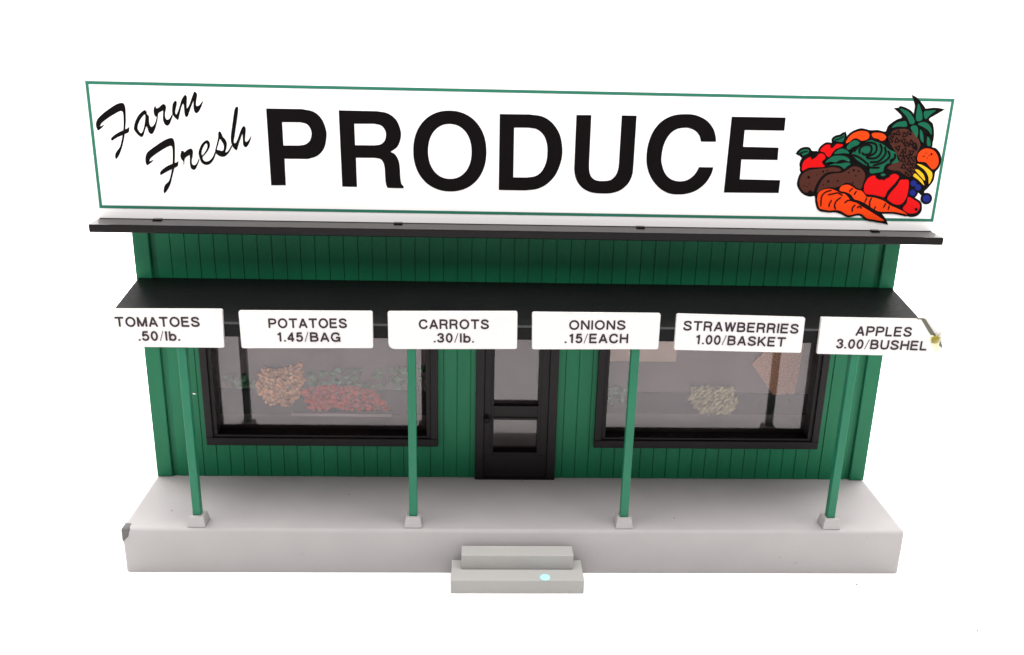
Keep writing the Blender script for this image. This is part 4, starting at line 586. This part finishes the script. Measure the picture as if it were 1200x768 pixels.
for i, q in enumerate(ART['corners']):
    rad = [0.006, 0.006, 0.006, 0.006]
    if i == 2: rad[3] = 0.02
    bm = bmesh.new()
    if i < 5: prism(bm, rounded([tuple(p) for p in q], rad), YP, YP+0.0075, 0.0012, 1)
    else:
        tl, tr, br, bl = [tuple(p) for p in q]
        prism(bm, rounded([tl, (1.050, 0.6297), (1.0735, 0.5975), (1.094, 0.5725), (br[0]-0.003, 0.5485), br, bl], [0.003, 0.004, 0, 0, 0, 0.004, 0.003]), YP, YP+0.0075, 0.0012, 1)
    bm.normal_update()
    for f in bm.faces:
        if f.normal.y > -0.9: f.material_index = 1      # the cut edge of the card is greyer than its face
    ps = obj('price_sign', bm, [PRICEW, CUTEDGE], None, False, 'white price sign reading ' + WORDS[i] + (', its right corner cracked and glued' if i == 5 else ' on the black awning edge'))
    ps['category'] = 'price sign'; ps['group'] = 'price signs along the awning edge'
    bm = bmesh.new()
    for k in (0, 1):
        t, a, b, cp = ART['text'][2*i+k]; put_text(bm, t, a, b, cp, YP-0.0006-0.0004*k)
    obj('lettering', bm, PINK, ps)
    if i == 5:
        bm = bmesh.new(); prism(bm, rounded([(1.0600, 0.6300), tr, (br[0]-0.001, 0.5585), (1.1035, 0.5775), (1.0840, 0.6010)], [0, 0.004, 0, 0, 0]), YP+0.0042, YP+0.0112, 0.001, 1)
        obj('broken_corner', bm, PRICEW, ps, False, 'snapped off upper right corner glued back on')
        bm = bmesh.new(); prism(bm, [(1.0400, 0.6318), (1.0600, 0.6318), (1.0840, 0.6010), (1.1035, 0.5775), (1.1200, 0.5575), (1.1200, 0.5470), (1.0915, 0.5725), (1.0710, 0.5975), (1.0500, 0.6292), (1.0400, 0.6300)], YP+0.0012, YP+0.0085)
        obj('crack', bm, CRACK, ps)
        bm = bmesh.new()
        blob(bm, (1.0975, YP-0.001, 0.5735), (0.0120, 0.004, 0.0105), 0.5, 3, 0.14)
        for k in range(9):
            a = k*2*math.pi/13+random.uniform(-.2, .2); rr = random.uniform(0.006, 0.012)
            blob(bm, (1.0975+rr*math.cos(a), YP-0.0008, 0.5735+rr*math.sin(a)), (0.0055, 0.0016, 0.0016), a, 1, 0.3)
        for k in range(8): blob(bm, (1.0955+k*0.0035, YP+0.0005, 0.577+k*0.0038), (0.003, 0.001, 0.0007), 0.7, 1)
        st = bmesh.new(); prism(st, [tuple(p) for p in smooth_loop([(1.084, 0.585), (1.092, 0.584), (1.104, 0.583), (1.110, 0.575), (1.109, 0.560), (1.110, 0.545), (1.106, 0.535), (1.098, 0.545), (1.089, 0.560), (1.082, 0.572)], 4)], YP-0.0004, YP+0.003)
        obj('stain', st, STAIN, ps, False, 'pale yellow stain round the crack')
        obj('glue_blob', bm, GLUE, ps, True, 'dried yellow glue on the crack')

# crumbs and hairs lying on the paper
def crumb(name, pts, rad, label, cat):
    bm = bmesh.new()
    cx, cy = pts[0]
    if len(pts) == 1: blob(bm, (0, 0, rad*0.6), (rad, rad*0.8, rad*0.6), 0, 1, 0.3)
    else:
        for (x0, y0), (x1, y1) in zip(pts, pts[1:]):
            for k in range(6):
                t = (k+0.5)/6; a = math.atan2(y1-y0, x1-x0); ll = math.hypot(x1-x0, y1-y0)/6*0.62
                t2 = bmesh.new(); bmesh.ops.create_icosphere(t2, subdivisions=1, radius=1)
                for v in t2.verts:
                    x, y = v.co.x*ll, v.co.y*rad
                    v.co = (x0+(x1-x0)*t-cx+x*math.cos(a)-y*math.sin(a), y0+(y1-y0)*t-cy+x*math.sin(a)+y*math.cos(a), rad+v.co.z*rad)
                join(bm, t2)
    o = obj(name, bm, SPECK, None, True); o.location = (cx, cy, ZB+0.0002)
    o['label'] = label; o['category'] = cat; o['group'] = 'crumbs and hairs on the white paper'
crumb('hair', [(1.160, 0.133), (1.168, 0.118), (1.181, 0.106)], 0.0011, 'short brown hair beside the right front corner of the grey base', 'hair')
crumb('hair', [(1.004, -0.0665), (1.022, -0.0740), (1.035, -0.088)], 0.0011, 'short brown hair in front of the right end of the grey base', 'hair')
crumb('hair', [(0.045, -0.168), (0.085, -0.185), (0.115, -0.225), (0.143, -0.2586)], 0.0008, 'long pale curved hair just in front of the lower step', 'hair')
crumb('crumb', [(1.199, -0.2663)], 0.0035, 'brown crumb alone in the lower right corner, far in front of the base', 'crumb')
crumb('crumb', [(0.9564, -0.0574)], 0.0035, 'brown crumb in front of the base beside the short hair', 'crumb')
crumb('crumb', [(1.262, 0.060)], 0.003, 'brown crumb farthest out to the right of the base', 'crumb')
crumb('crumb', [(0.170, -0.1235)], 0.002, 'tiny brown crumb just below the right end of the lower step', 'crumb')
